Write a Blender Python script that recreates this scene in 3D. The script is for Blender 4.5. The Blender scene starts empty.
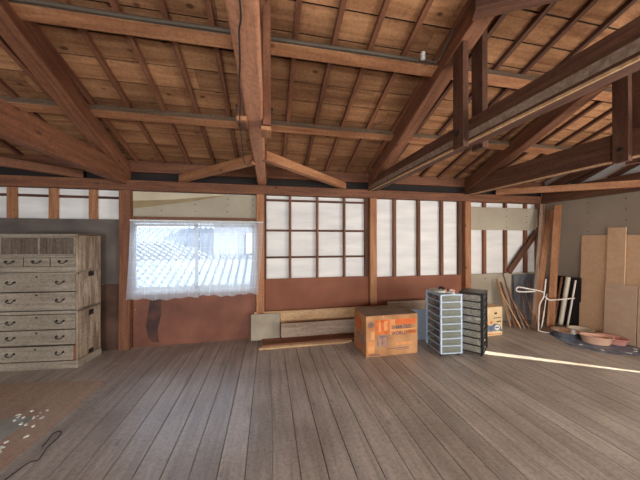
import bpy, bmesh, math, random
from mathutils import Vector, Matrix, Euler
random.seed(7)
C = bpy.context.scene.collection
sc = bpy.context.scene
def hexc(r, g, b, a=1.0):
    f = lambda v: (v/255/12.92) if v/255 <= .04045 else ((v/255+.055)/1.055)**2.4
    return (f(r), f(g), f(b), a)

# ---------------------------------------------------------------- camera, world, sun, window and fill light, exposure
cam_d = bpy.data.cameras.new('camera'); cam = bpy.data.objects.new('camera', cam_d); C.objects.link(cam)
yaw, pitch, roll = 0.1981318, 0.0034748, -0.0009157
fw = Vector((math.sin(yaw)*math.cos(pitch), math.cos(yaw)*math.cos(pitch), math.sin(pitch)))
rt = Vector((math.cos(yaw), -math.sin(yaw), 0)); up = rt.cross(fw)
r2 = math.cos(roll)*rt + math.sin(roll)*up; u2 = -math.sin(roll)*rt + math.cos(roll)*up
cam.matrix_world = Matrix(((r2.x, u2.x, -fw.x, 1.95128), (r2.y, u2.y, -fw.y, -4.02385), (r2.z, u2.z, -fw.z, 1.49254), (0, 0, 0, 1)))
cam_d.sensor_width = 36; cam_d.lens = 256.78/640*36; cam_d.clip_start = .02
sc.camera = cam
sc.view_settings.view_transform = 'Standard'; sc.view_settings.look = 'None'
sc.view_settings.gamma = 1; sc.view_settings.use_curve_mapping = False
sc.view_settings.exposure = 0.0
w = bpy.data.worlds.new('sky'); sc.world = w; w.use_nodes = True
w.node_tree.nodes['Background'].inputs[0].default_value = (.62, .78, 1.0, 1)
w.node_tree.nodes['Background'].inputs[1].default_value = 6.0
SUN_DIR = Vector((-.844, .536, -.60)).normalized()
sd = bpy.data.lights.new('sun', 'SUN'); sd.energy = 20; sd.angle = .009; sd.color = (1, .92, .76)
so = bpy.data.objects.new('sun', sd); C.objects.link(so); so.location = (12, -6, 8)
so.rotation_euler = SUN_DIR.to_track_quat('-Z', 'Y').to_euler()
def area(name, loc, direction, sx, sy, watts, col):
    d = bpy.data.lights.new(name, 'AREA'); d.shape = 'RECTANGLE'; d.size = sx; d.size_y = sy; d.energy = watts; d.color = col
    o = bpy.data.objects.new(name, d); C.objects.link(o); o.location = loc
    o.rotation_euler = Vector(direction).to_track_quat('-Z', 'Z').to_euler(); return o
area('daylight_right_window', (7.04, -4.2, 1.15), (-1, 0.25, 0.38), 1.9, 1.5, 235, (1, .94, .86))
area('daylight_front_window', (4.3, -7.1, 1.3), (0, 1, 0.02), 4.2, 1.3, 165, (1, .99, .97))
area('fill_left_front', (-.6, -7.1, 1.0), (.05, 1, -.22), 2.6, 1.7, 175, (.93, .97, 1))  # fill lamp added to brighten the left floor and chest

# ---------------------------------------------------------------- materials
def mat(name):
    m = bpy.data.materials.new(name); m.use_nodes = True
    nt = m.node_tree; return m, nt, nt.nodes['Principled BSDF']
def N(nt, t, **kw):
    n = nt.nodes.new(t)
    for k, v in kw.items(): setattr(n, k, v)
    return n
def ramp(nt, stops):
    r = N(nt, 'ShaderNodeValToRGB')
    while len(r.color_ramp.elements) < len(stops): r.color_ramp.elements.new(.5)
    for e, (p, c) in zip(r.color_ramp.elements, stops): e.position = p; e.color = c
    return r
def mixc(nt, fac, a, b, mode='MIX'):
    m = N(nt, 'ShaderNodeMix', data_type='RGBA', blend_type=mode)
    for idx, v in ((0, fac), (6, a), (7, b)):
        if isinstance(v, (int, float, tuple)): m.inputs[idx].default_value = v
        else: nt.links.new(v, m.inputs[idx])
    return m.outputs[2]
def wood(name, dark, light, axis='X', island=False, knots=.5, rough=.75, stain=None, stain_amt=.5, scale=1.0, spec=.3, var=.35, spots=None, speck=.75):
    m, nt, b = mat(name); L = nt.links.new
    tc = N(nt, 'ShaderNodeTexCoord'); 
    if island: rnd = N(nt, 'ShaderNodeNewGeometry').outputs['Random Per Island']
    else: rnd = N(nt, 'ShaderNodeObjectInfo').outputs['Random']
    mul = N(nt, 'ShaderNodeMath', operation='MULTIPLY'); mul.inputs[1].default_value = 37.0; L(rnd, mul.inputs[0])
    add = N(nt, 'ShaderNodeVectorMath', operation='ADD'); L(tc.outputs['Object'], add.inputs[0]); L(mul.outputs[0], add.inputs[1])
    mp = N(nt, 'ShaderNodeMapping')
    s = [14.0*scale]*3; s['XYZ'.index(axis)] = 1.1*scale; mp.inputs['Scale'].default_value = s; L(add.outputs[0], mp.inputs[0])
    n1 = N(nt, 'ShaderNodeTexNoise'); n1.inputs['Scale'].default_value = 1.5; n1.inputs['Detail'].default_value = 6; n1.inputs['Roughness'].default_value = .6; n1.inputs['Distortion'].default_value = .6; L(mp.outputs[0], n1.inputs[0])
    cr = ramp(nt, [(.3, dark), (.72, light)]); L(n1.outputs[0], cr.inputs[0]); col = cr.outputs[0]
    # board to board variation
    hv = N(nt, 'ShaderNodeMapRange'); hv.inputs[3].default_value = 1-var; hv.inputs[4].default_value = 1+var*.8; L(rnd, hv.inputs[0])
    cmb = N(nt, 'ShaderNodeCombineColor'); [L(hv.outputs[0], cmb.inputs[i]) for i in range(3)]
    col = mixc(nt, 1.0, col, cmb.outputs[0], 'MULTIPLY')
    if knots:
        mk = N(nt, 'ShaderNodeMapping'); s2 = [5.5]*3; s2['XYZ'.index(axis)] = 3.0; mk.inputs['Scale'].default_value = s2; L(add.outputs[0], mk.inputs[0])
        v = N(nt, 'ShaderNodeTexVoronoi'); v.inputs['Scale'].default_value = 1.0; L(mk.outputs[0], v.inputs[0])
        kr = ramp(nt, [(.06, (1, 1, 1, 1)), (.12, (0, 0, 0, 1))]); L(v.outputs['Distance'], kr.inputs[0])
        km = N(nt, 'ShaderNodeMath', operation='MULTIPLY'); km.inputs[1].default_value = knots; L(kr.outputs[0], km.inputs[0])
        col = mixc(nt, km.outputs[0], col, tuple([c*.25 for c in dark[:3]])+(1,))
    if stain:
        n2 = N(nt, 'ShaderNodeTexNoise'); n2.inputs['Scale'].default_value = 1.7; n2.inputs['Detail'].default_value = 5; L(tc.outputs['Object'], n2.inputs[0])
        sr = ramp(nt, [(.45, (0, 0, 0, 1)), (.7, (stain_amt,)*3+(1,))]); L(n2.outputs[0], sr.inputs[0])
        col = mixc(nt, sr.outputs[0], col, stain)
    if spots:
        n3 = N(nt, 'ShaderNodeTexVoronoi'); n3.inputs['Scale'].default_value = 7; L(tc.outputs['Object'], n3.inputs[0])
        n4 = N(nt, 'ShaderNodeTexNoise'); n4.inputs['Scale'].default_value = 2.2; L(tc.outputs['Object'], n4.inputs[0])
        a1 = ramp(nt, [(.035, (1, 1, 1, 1)), (.05, (0, 0, 0, 1))]); L(n3.outputs['Distance'], a1.inputs[0])
        a2 = ramp(nt, [(.5, (0, 0, 0, 1)), (.56, (.8, .8, .8, 1))]); L(n4.outputs[0], a2.inputs[0])
        f = N(nt, 'ShaderNodeMath', operation='MULTIPLY'); L(a1.outputs[0], f.inputs[0]); L(a2.outputs[0], f.inputs[1])
        col = mixc(nt, f.outputs[0], col, spots)
    nf = N(nt, 'ShaderNodeTexNoise'); nf.inputs['Scale'].default_value = 38; nf.inputs['Detail'].default_value = 5; nf.inputs['Roughness'].default_value = .7; L(tc.outputs['Object'], nf.inputs[0])
    fr = ramp(nt, [(.36, (.72, .70, .68, 1)), (.5, (1, 1, 1, 1)), (.66, (1.15, 1.15, 1.15, 1))]); L(nf.outputs[0], fr.inputs[0]); col = mixc(nt, speck, col, fr.outputs[0], 'MULTIPLY')
    L(col, b.inputs['Base Color']); b.inputs['Roughness'].default_value = rough; b.inputs['Specular IOR Level'].default_value = spec
    bp = N(nt, 'ShaderNodeBump'); bp.inputs['Strength'].default_value = .25; bp.inputs['Distance'].default_value = .01; L(n1.outputs[0], bp.inputs['Height']); L(bp.outputs[0], b.inputs['Normal'])
    return m
def mottled(name, c1, c2, sc_=3.0, rough=.8, spots=None, spot_scale=12, spot_size=.04, stretch=None, spec=.3, bump=.1, bands=None):
    m, nt, b = mat(name); L = nt.links.new
    tc = N(nt, 'ShaderNodeTexCoord'); mp = N(nt, 'ShaderNodeMapping'); L(tc.outputs['Object'], mp.inputs[0])
    if stretch: mp.inputs['Scale'].default_value = stretch
    n1 = N(nt, 'ShaderNodeTexNoise'); n1.inputs['Scale'].default_value = sc_; n1.inputs['Detail'].default_value = 6; L(mp.outputs[0], n1.inputs[0])
    cr = ramp(nt, [(.35, c1), (.68, c2)]); L(n1.outputs[0], cr.inputs[0]); col = cr.outputs[0]
    if spots:
        v = N(nt, 'ShaderNodeTexVoronoi'); v.inputs['Scale'].default_value = spot_scale; L(tc.outputs['Object'], v.inputs[0])
        a = ramp(nt, [(spot_size, (1, 1, 1, 1)), (spot_size*1.4, (0, 0, 0, 1))]); L(v.outputs['Distance'], a.inputs[0])
        col = mixc(nt, a.outputs[0], col, spots)
    L(col, b.inputs['Base Color']); b.inputs['Roughness'].default_value = rough; b.inputs['Specular IOR Level'].default_value = spec
    if bump:
        bp = N(nt, 'ShaderNodeBump'); bp.inputs['Strength'].default_value = bump; bp.inputs['Distance'].default_value = .02; L(n1.outputs[0], bp.inputs['Height']); L(bp.outputs[0], b.inputs['Normal'])
    return m
def plain(name, c, rough=.5, metal=0, spec=.5):
    return mottled(name, tuple(x*.9 for x in c[:3])+(1,), c, 9, rough, spec=spec, bump=0) if not metal else _metal(name, c, rough)
def _metal(name, c, rough):
    m, nt, b = mat(name); b.inputs['Base Color'].default_value = c; b.inputs['Metallic'].default_value = 1; b.inputs['Roughness'].default_value = rough; return m

M = {}
M['floor'] = wood('floor_planks', hexc(150, 141, 132), hexc(194, 184, 174), 'Y', True, .35, .36, hexc(130, 116, 104), .55, .8, .45, .13, spots=hexc(225, 222, 212))
M['roofboard'] = wood('roof_boards', hexc(120, 80, 54), hexc(188, 140, 100), 'X', True, .8, .85, hexc(98, 66, 46), .5, .55, .2, .3)
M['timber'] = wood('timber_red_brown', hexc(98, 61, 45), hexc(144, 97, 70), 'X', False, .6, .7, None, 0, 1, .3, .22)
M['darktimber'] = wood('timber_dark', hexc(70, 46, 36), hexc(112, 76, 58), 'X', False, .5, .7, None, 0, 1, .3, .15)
M['post'] = wood('post_orange_brown', hexc(140, 92, 63), hexc(188, 137, 98), 'X', False, .7, .65, hexc(120, 66, 42), .4, 1, .3, .12)
M['palewood'] = wood('pale_timber', hexc(180, 138, 98), hexc(214, 180, 140), 'X', False, .5, .7, None, 0, 1, .3, .08)
M['centrebeam'] = wood('pale_red_beam', hexc(160, 108, 80), hexc(202, 148, 116), 'X', False, .3, .65, None, 0, 1, .3, .02)
M['greywood'] = wood('grey_weathered_wood', hexc(122, 100, 84), hexc(168, 148, 130), 'X', False, .4, .8, None, 0, 1, .3, .1)
M['blackgap'] = plain('dark_backing', hexc(34, 28, 26), .9)
M['hardboard'] = mottled('red_brown_hardboard', hexc(122, 70, 48), hexc(144, 88, 62), 2.0, .6, hexc(214, 190, 160), 5.5, .025, None, .35)
M['hardboard2'] = mottled('stained_brown_board', hexc(106, 66, 52), hexc(138, 90, 72), 2.2, .65, hexc(205, 190, 170), 6, .03)
M['greyply'] = mottled('dark_grey_plywood', hexc(84, 76, 72), hexc(112, 102, 96), 2.2, .85)
M['brownply'] = mottled('dark_brown_plywood', hexc(66, 46, 38), hexc(98, 72, 60), 3, .85)
M['membrane'] = mottled('white_house_wrap', hexc(216, 215, 213), hexc(236, 234, 230), 2.5, .55, None, stretch=(.5, 1, 3), bump=.6)
M['plaster'] = mottled('beige_plasterboard', hexc(158, 148, 130), hexc(178, 168, 150), 1.5, .9)
M['plaster2'] = mottled('grey_beige_plasterboard', hexc(146, 134, 118), hexc(164, 152, 136), 1.2, .9)
M['paper'] = mottled('brown_paper_edge', hexc(186, 174, 150), hexc(206, 196, 172), 2, .9)
M['screw'] = plain('screw_heads', hexc(50, 42, 36), .5)
M['ply'] = wood('plywood_sheets', hexc(206, 168, 132), hexc(220, 186, 152), 'X', False, .06, .6, hexc(212, 178, 144), .5, .5, .3, .06, speck=.12)
M['tansu'] = wood('aged_paulownia', hexc(134, 123, 109), hexc(174, 162, 146), 'X', False, .1, .8, hexc(96, 84, 72), .4, 1.2, .25, .06)
M['tansuside'] = wood('worn_paulownia_side', hexc(100, 82, 66), hexc(206, 188, 166), 'Z', False, .2, .85, hexc(110, 84, 62), .6, .9, .25, .06)
M['slat'] = wood('dark_slatted_door', hexc(84, 72, 62), hexc(124, 110, 98), 'Z', False, 0, .85, None, 0, 1.2, .25, .06)
M['iron'] = plain('black_iron', hexc(36, 33, 32), .45)
M['cardboard'] = mottled('printed_cardboard', hexc(158, 110, 72), hexc(194, 144, 100), 5, .8, hexc(224, 196, 160), 9, .05)
M['cardtop'] = mottled('dusty_cardboard', hexc(116, 98, 82), hexc(142, 122, 104), 3, .9)
M['ink_o'] = mottled('orange_ink', hexc(196, 92, 46), hexc(214, 122, 66), 14, .8)
M['ink_p'] = mottled('pale_orange_ink', hexc(208, 138, 84), hexc(218, 158, 104), 14, .8)
M['ink_b'] = plain('navy_ink', hexc(84, 72, 92), .8)
M['ink_g'] = mottled('lilac_ink', hexc(142, 112, 104), hexc(176, 136, 110), 14, .8)
M['ink_m'] = mottled('muted_plum_ink', hexc(112, 88, 96), hexc(160, 122, 108), 20, .8)
M['carton'] = mottled('pale_carton', hexc(206, 176, 132), hexc(224, 196, 152), 5, .8)
M['white'] = plain('white_plastic', hexc(226, 226, 224), .45)
M['bluewhite'] = plain('blue_grey_plastic', hexc(170, 188, 206), .4)
M['towerblue'] = plain('pale_blue_plastic_frame', hexc(186, 202, 222), .4)
M['black'] = plain('black_plastic', hexc(34, 33, 34), .4)
M['junkdark'] = mottled('grey_clutter_in_drawer', hexc(52, 48, 46), hexc(150, 142, 132), 22, .7)
M['junkpale'] = mottled('olive_clutter_in_drawer', hexc(112, 114, 98), hexc(176, 174, 152), 22, .7)
M['junkblk'] = mottled('black_clutter', hexc(34, 30, 34), hexc(84, 76, 78), 18, .7)
M['steel'] = _metal('stainless_steel', (.85, .85, .84, 1), .27)
M['pink'] = plain('pink_plastic', hexc(232, 186, 160), .45)
M['rosy'] = plain('rose_plastic', hexc(214, 150, 138), .45)
M['cream'] = plain('cream_plastic', hexc(222, 210, 188), .5)
M['bluesheet'] = mottled('blue_grey_vinyl', hexc(84, 92, 108), hexc(134, 142, 158), 9, .5, hexc(200, 204, 210), 6, .05)
M['tube'] = plain('white_painted_tube', hexc(226, 218, 208), .4)
M['alu'] = plain('white_aluminium', hexc(214, 220, 224), .4)
M['pipe'] = plain('grey_conduit', hexc(94, 84, 72), .7)
M['ceramic'] = plain('white_ceramic', hexc(226, 224, 216), .3)
M['wire'] = plain('dark_wire', hexc(48, 42, 38), .6)
M['mat'] = wood('brown_floor_sheet', hexc(164, 138, 122), hexc(190, 164, 144), 'Y', False, 0, .5, hexc(176, 146, 116), .35, .4, .4, .05)
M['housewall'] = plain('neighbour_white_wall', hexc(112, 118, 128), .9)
M['tile'] = mottled('grey_roof_tile', hexc(104, 114, 126), hexc(132, 142, 152), 6, .6)
m = M['tile']; nt = m.node_tree; L = nt.links.new; b = nt.nodes['Principled BSDF']; src = b.inputs['Base Color'].links[0].from_socket
tc = N(nt, 'ShaderNodeTexCoord'); sx = N(nt, 'ShaderNodeSeparateXYZ'); L(tc.outputs['Object'], sx.inputs[0])
def groove(out, per, th):
    q = N(nt, 'ShaderNodeMath', operation='PINGPONG'); q.inputs[1].default_value = per/2; L(out, q.inputs[0])
    g = N(nt, 'ShaderNodeMath', operation='LESS_THAN'); g.inputs[1].default_value = th; L(q.outputs[0], g.inputs[0]); return g.outputs[0]
mm = N(nt, 'ShaderNodeMath', operation='MAXIMUM'); L(groove(sx.outputs[0], .19, .022), mm.inputs[0]); L(groove(sx.outputs[1], .17, .02), mm.inputs[1])
L(mixc(nt, mm.outputs[0], src, hexc(44, 50, 58)), b.inputs['Base Color'])
M['ground'] = mottled('outdoor_gravel', hexc(120, 116, 108), hexc(150, 146, 138), 8, .9)
m, nt, b = mat('clear_glass'); gl = N(nt, 'ShaderNodeBsdfGlossy'); gl.inputs['Roughness'].default_value = .02; tr = N(nt, 'ShaderNodeBsdfTransparent'); fr_ = N(nt, 'ShaderNodeFresnel'); fr_.inputs[0].default_value = 1.3; mx = N(nt, 'ShaderNodeMixShader')
nt.links.new(fr_.outputs[0], mx.inputs[0]); nt.links.new(tr.outputs[0], mx.inputs[1]); nt.links.new(gl.outputs[0], mx.inputs[2]); nt.links.new(mx.outputs[0], nt.nodes['Material Output'].inputs[0]); M['glass'] = m
# drawer plastic: translucent, see the clutter faintly
def drawer_plastic(name, c, t):
    m, nt, b = mat(name); b.inputs['Base Color'].default_value = c; b.inputs['Roughness'].default_value = .25
    tr = N(nt, 'ShaderNodeBsdfTransparent'); mx = N(nt, 'ShaderNodeMixShader'); mx.inputs[0].default_value = t
    nt.links.new(b.outputs[0], mx.inputs[1]); nt.links.new(tr.outputs[0], mx.inputs[2]); nt.links.new(mx.outputs[0], nt.nodes['Material Output'].inputs[0]); return m
M['drawer_pale'] = drawer_plastic('translucent_grey_drawer', hexc(138, 142, 130), .42)
M['drawer_smoke'] = drawer_plastic('translucent_smoke_drawer', hexc(176, 172, 160), .55); M['drawer_side'] = drawer_plastic('clear_drawer_side', hexc(120, 124, 126), .8)
m, nt, b = mat('white_lace_curtain'); L = nt.links.new
b.inputs['Base Color'].default_value = hexc(236, 238, 240); b.inputs['Roughness'].default_value = .9
tl = N(nt, 'ShaderNodeBsdfTranslucent'); tl.inputs[0].default_value = hexc(236, 240, 244)
tr = N(nt, 'ShaderNodeBsdfTransparent')
m1 = N(nt, 'ShaderNodeMixShader'); m1.inputs[0].default_value = .6; L(b.outputs[0], m1.inputs[1]); L(tl.outputs[0], m1.inputs[2])
m2 = N(nt, 'ShaderNodeMixShader')
tc = N(nt, 'ShaderNodeTexCoord'); sx = N(nt, 'ShaderNodeSeparateXYZ'); L(tc.outputs['Object'], sx.inputs[0])
def line_mask(out, period, width):
    md = N(nt, 'ShaderNodeMath', operation='PINGPONG'); md.inputs[1].default_value = period/2; L(out, md.inputs[0])
    lt = N(nt, 'ShaderNodeMath', operation='LESS_THAN'); lt.inputs[1].default_value = width; L(md.outputs[0], lt.inputs[0]); return lt.outputs[0]
mxm = N(nt, 'ShaderNodeMath', operation='MAXIMUM'); L(line_mask(sx.outputs[0], .14, .004), mxm.inputs[0]); L(line_mask(sx.outputs[2], .2, .003), mxm.inputs[1])
mr = N(nt, 'ShaderNodeMapRange'); mr.inputs[3].default_value = .50; mr.inputs[4].default_value = .36; L(mxm.outputs[0], mr.inputs[0])
L(mr.outputs[0], m2.inputs[0]); L(m1.outputs[0], m2.inputs[1]); L(tr.outputs[0], m2.inputs[2]); L(m2.outputs[0], nt.nodes['Material Output'].inputs[0]); M['curtain'] = m

# ---------------------------------------------------------------- mesh helpers
def bm_new(): return bmesh.new()
def bx(bm, x0, x1, y0, y1, z0, z1, mtx=None):
    vs = [bm.verts.new((x, y, z)) for x in (x0, x1) for y in (y0, y1) for z in (z0, z1)]
    if mtx is not None:
        for v in vs: v.co = mtx @ v.co
    for f in ((0, 1, 3, 2), (4, 6, 7, 5), (0, 4, 5, 1), (2, 3, 7, 6), (0, 2, 6, 4), (1, 5, 7, 3)):
        bm.faces.new([vs[i] for i in f])
    return vs
def tube(bm, pts, r, n=10, caps=True):
    pts = [Vector(p) for p in pts]; rings = []
    for i, p in enumerate(pts):
        t = (pts[min(i+1, len(pts)-1)] - pts[max(i-1, 0)]).normalized()
        a = t.orthogonal().normalized() if i == 0 else (prev - t*prev.dot(t)).normalized()
        prev = a; b_ = t.cross(a); rr = r[i] if isinstance(r, (list, tuple)) else r
        rings.append([bm.verts.new(p + rr*(math.cos(2*math.pi*k/n)*a + math.sin(2*math.pi*k/n)*b_)) for k in range(n)])
    for A, B in zip(rings, rings[1:]):
        for k in range(n): bm.faces.new((A[k], A[(k+1) % n], B[(k+1) % n], B[k]))
    if caps: bm.faces.new(rings[0][::-1]); bm.faces.new(rings[-1])
def smooth_path(pts, sub=4):
    P = [Vector(p) for p in pts]; out = []
    for i in range(len(P)-1):
        p0, p1, p2, p3 = P[max(i-1, 0)], P[i], P[i+1], P[min(i+2, len(P)-1)]
        for k in range(sub):
            t = k/sub; out.append(.5*((2*p1)+(-p0+p2)*t+(2*p0-5*p1+4*p2-p3)*t*t+(-p0+3*p1-3*p2+p3)*t**3))
    out.append(P[-1]); return out
def lathe(bm, prof, n=40, sxy=(1, 1)):
    rings = []
    for r, z in prof:
        rings.append([bm.verts.new((r*math.cos(2*math.pi*k/n)*sxy[0], r*math.sin(2*math.pi*k/n)*sxy[1], z)) for k in range(n)] if r > 1e-6 else [bm.verts.new((0, 0, z))])
    for A, B in zip(rings, rings[1:]):
        for k in range(n):
            q = [A[k % len(A)], A[(k+1) % len(A)], B[(k+1) % len(B)], B[k % len(B)]]
            u = []; [u.append(v) for v in q if v not in u]
            if len(u) > 2: bm.faces.new(u)
def prism(bm, poly, d, mtx):
    """polygon in local XY, thickness d along local Z, placed by mtx"""
    A = [bm.verts.new(mtx @ Vector((x, y, 0))) for x, y in poly]; B = [bm.verts.new(mtx @ Vector((x, y, d))) for x, y in poly]
    bm.faces.new(A[::-1]); bm.faces.new(B); n = len(poly)
    for i in range(n): bm.faces.new((A[i], A[(i+1) % n], B[(i+1) % n], B[i]))
def obj(name, bm, m, parent=None, bevel=0, smooth=False, loc=None, rot=None):
    bmesh.ops.recalc_face_normals(bm, faces=bm.faces)
    me = bpy.data.meshes.new(name); bm.to_mesh(me); bm.free()
    if smooth:
        for p in me.polygons: p.use_smooth = True
    o = bpy.data.objects.new(name, me); C.objects.link(o)
    if m: me.materials.append(M[m] if isinstance(m, str) else m)
    if parent: o.parent = parent
    if loc: o.location = loc
    if rot: o.rotation_euler = rot
    if bevel:
        md = o.modifiers.new('bevel', 'BEVEL'); md.width = bevel; md.segments = 2; md.limit_method = 'ANGLE'
    return o
def tag(o, label, cat, group=None, kind=None):
    o['label'] = label; o['category'] = cat
    if group: o['group'] = group
    if kind: o['kind'] = kind
    return o
def thing(name, label, cat, loc=(0, 0, 0), rz=0, group=None):
    o = bpy.data.objects.new(name, None); C.objects.link(o); o.location = loc; o.rotation_euler = (0, 0, rz); o.empty_display_size = .1
    return tag(o, label, cat, group)
def struct(name, bm, m, bevel=0, parent=None):
    o = obj(name, bm, m, parent, bevel)
    if not parent: o['kind'] = 'structure'
    return o
def box(name, m, x0, x1, y0, y1, z0, z1, parent=None, bevel=0):
    cx, cy, cz = (x0+x1)/2, (y0+y1)/2, (z0+z1)/2; bm = bm_new()
    bx(bm, x0-cx, x1-cx, y0-cy, y1-cy, z0-cz, z1-cz); return obj(name, bm, m, parent, bevel, loc=(cx, cy, cz))
def timber(name, m, A, B, wid, hgt, parent=None, bevel=.004, up=(0, 0, 1), crook=0, taper=1.0, roll=0):
    """beam from A to B (centre line); local X runs along it, wid sideways, hgt along 'up'"""
    A, B = Vector(A), Vector(B); L = (B-A).length; t = (B-A).normalized()
    s = Vector(up).cross(t).normalized(); u = t.cross(s)
    bm = bm_new(); n = 8 if crook else 1
    rings = []
    for i in range(n+1):
        f = i/n; z = crook*math.sin(math.pi*f); k = 1+(taper-1)*f
        rings.append([bm.verts.new(((f-.5)*L, a*wid/2*k, z+b_*hgt/2*k)) for a, b_ in ((-1, -1), (1, -1), (1, 1), (-1, 1))])
    for P, Q in zip(rings, rings[1:]):
        for k in range(4): bm.faces.new((P[k], P[(k+1) % 4], Q[(k+1) % 4], Q[k]))
    bm.faces.new(rings[0][::-1]); bm.faces.new(rings[-1])
    o = obj(name, bm, m, parent, bevel)
    R = Matrix((t, s, u)).transposed().to_4x4()
    if roll: R = R @ Matrix.Rotation(roll, 4, 'X')
    o.matrix_world = Matrix.Translation((A+B)/2) @ R
    return o
def text(body, size, m, parent, mtx, bold=False):
    cu = bpy.data.curves.new('lettering', 'FONT'); cu.body = body; cu.size = size; cu.extrude = .0006; cu.offset = .0012 if bold else 0
    o = bpy.data.objects.new('lettering_curve', cu); C.objects.link(o)
    me = bpy.data.meshes.new_from_object(o.evaluated_get(bpy.context.evaluated_depsgraph_get())); bpy.data.objects.remove(o)
    me.materials.clear(); me.materials.append(M[m]); o = bpy.data.objects.new('lettering', me); C.objects.link(o); o.parent = parent; o.matrix_local = mtx; return o

# ---------------------------------------------------------------- room shell
XR, XL, YF = 7.16, -5.5, -7.3
SL = .345                                   # roof slope
def roof_z(d): return 2.615 + SL*d          # underside of the boards, d = distance from back wall
bm = bm_new()                                # floor: planks running away from the back wall
x = .9345 - .174*37
while x < XR+.1:
    g = random.choice([.0015, .002, .003]); dz = random.uniform(-.0015, .0015)
    bx(bm, x+g, x+.174-g, YF, .12, -.03+dz, dz*.5)
    x += .174
bx(bm, XL, XR+.1, YF, .12, -.07, -.032)
fl = struct('floor', bm, 'floor', .0015)
# back wall: white sheeting with window opening x .02..1.78  z .80..1.79
bm = bm_new()
for a in ((XL, .02, 0, 2.9), (1.78, XR, 0, 2.9), (.02, 1.78, 0, .74), (.02, 1.78, 1.79, 2.9)):
    bx(bm, a[0], a[1], .065, .12, a[2], a[3])
struct('wall_back', bm, 'membrane')
# right wall with a wedge shaped gap between the window boards
bm = bm_new()
MX = Matrix(((0, 0, 1, XR), (1, 0, 0, 0), (0, 1, 0, 0), (0, 0, 0, 1)))   # local (y,z) -> world, thickness +X
prism(bm, [(-2.53, 0), (.12, 0), (.12, 2.33), (-2.53, 2.33)], .02, MX)
prism(bm, [(YF, 0), (-2.53, 0), (-2.53, .38), (YF, .38)], .02, MX)
prism(bm, [(YF, 1.74), (-2.53, 1.74), (-2.53, 2.33), (YF, 2.33)], .02, MX)
prism(bm, [(YF, .38), (-2.548, .38), (-2.68, 1.74), (YF, 1.74)], .02, MX)
struct('wall_right', bm, 'plaster2')
bm = bm_new()                                # gable above
prism(bm, [(.12, 2.33), (YF, 2.33), (YF, 2.62), (-3.64, roof_z(3.64)+.05), (.12, 2.66)], .02, Matrix(((0, 0, 1, XR+.03), (1, 0, 0, 0), (0, 1, 0, 0), (0, 0, 0, 1))))
struct('wall_gable', bm, 'membrane')
bm = bm_new(); bx(bm, XL-.05, XL, YF, .12, 0, 4.0); struct('wall_left', bm, 'greyply')
bm = bm_new(); bx(bm, XL, XR, YF-.05, YF, 0, 2.9); struct('wall_front', bm, 'greyply')
# ceiling boards, both slopes, boards lapped like clapboards
bm = bm_new()
def slope_frame(x0, d, front=False):
    th = math.atan(SL)
    if not front: return Matrix(((1, 0, 0, x0), (0, -math.cos(th), math.sin(th), -d), (0, math.sin(th), math.cos(th), roof_z(d)), (0, 0, 0, 1)))
    return Matrix(((1, 0, 0, x0), (0, math.cos(th), -math.sin(th), YF+d), (0, math.sin(th), math.cos(th), roof_z(d)), (0, 0, 0, 1)))
for front in (False, True):
    d = -.5 if not front else -.05
    while d < 3.64:
        wdt = .214
        x = XL - random.uniform(0, 1.5)
        while x < XR+.3:
            ln = 1.82; F = slope_frame(0, d, front)
            bx(bm, x+.002, x+ln-.002, .007, wdt/math.cos(math.atan(SL))-.008, .0, .012, F)
            x += ln
        d += wdt
struct('ceiling', bm, 'roofboard')
bm = bm_new()                                # roof deck behind the boards
for front in (False, True):
    bx(bm, XL-.3, XR+.4, -.6 if not front else -.1, 3.9, .026, .05, slope_frame(0, 0, front))
struct('ceiling_deck', bm, 'blackgap')

# ---------------------------------------------------------------- timber frame
ROLLSIGN = 1
timber('wall_plate', 'timber', (XL, .0, 2.265), (XR-.03, .0, 2.265), .12, .135)
tag(bpy.data.objects['wall_plate'], 'long reddish brown horizontal plate timber running along the top of the back wall', 'beam')
o = timber('wall_plate', 'darktimber', (XR-.06, -.07, 2.265), (XR-.06, YF, 2.265), .11, .13); tag(o, 'dark plate timber along the top of the right plasterboard wall', 'beam')
for x0, lb in ((-3.64, 'reddish wall post behind the old chest of drawers'), (-1.82, 'wall post hidden left behind the drawer chest'), (0.015, 'reddish wall post between the dresser bay and the curtained window'),
               (1.832, 'orange brown wall post right of the curtained window'), (3.65, 'orange knotty wall post standing behind the printed cardboard box'),
               (5.452, 'orange brown wall post standing behind the drawer towers'), (7.09, 'corner post behind the tall leaning planks')):
    if x0 < -1: continue
    wd = .135 if abs(x0) < .1 else .115
    tag(timber('wall_post', 'timber' if abs(x0) < .1 else 'post', (x0, .0, .0), (x0, .0, 2.197), wd, .1, up=(0, 1, 0)), lb, 'post', 'posts of the back wall')
tag(timber('eave_beam', 'timber', (XL, .01, 2.53), (XR, .01, 2.53), .1, .155), 'reddish eave beam above the dark gap over the back wall plate', 'beam')
bm = bm_new(); bx(bm, XL, XR, .03, .05, 2.33, 2.455); struct('trim_1', bm, 'blackgap')
for d, zc, lb in ((.91, 2.866, 'lower roof purlin crossing the ceiling nearest the back wall'), (1.82, 3.146, 'upper roof purlin carrying the grey conduit pipe')):
    tag(timber('roof_purlin', 'post', (XL, -d, zc), (XR, -d, zc), .112, .072, roll=-math.atan(SL)*ROLLSIGN), lb, 'beam', 'roof purlins')
tag(timber('roof_purlin', 'post', (XL, -2.73, 3.45), (XR, -2.73, 3.45), .112, .072, roll=-math.atan(SL)*ROLLSIGN), 'roof purlin highest up towards the ridge above the picture', 'beam', 'roof purlins')
tag(timber('ridge_beam', 'darktimber', (XL, -3.64, 3.76), (XR, -3.64, 3.76), .12, .15), 'ridge beam at the top of the roof above the camera', 'beam')
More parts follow.
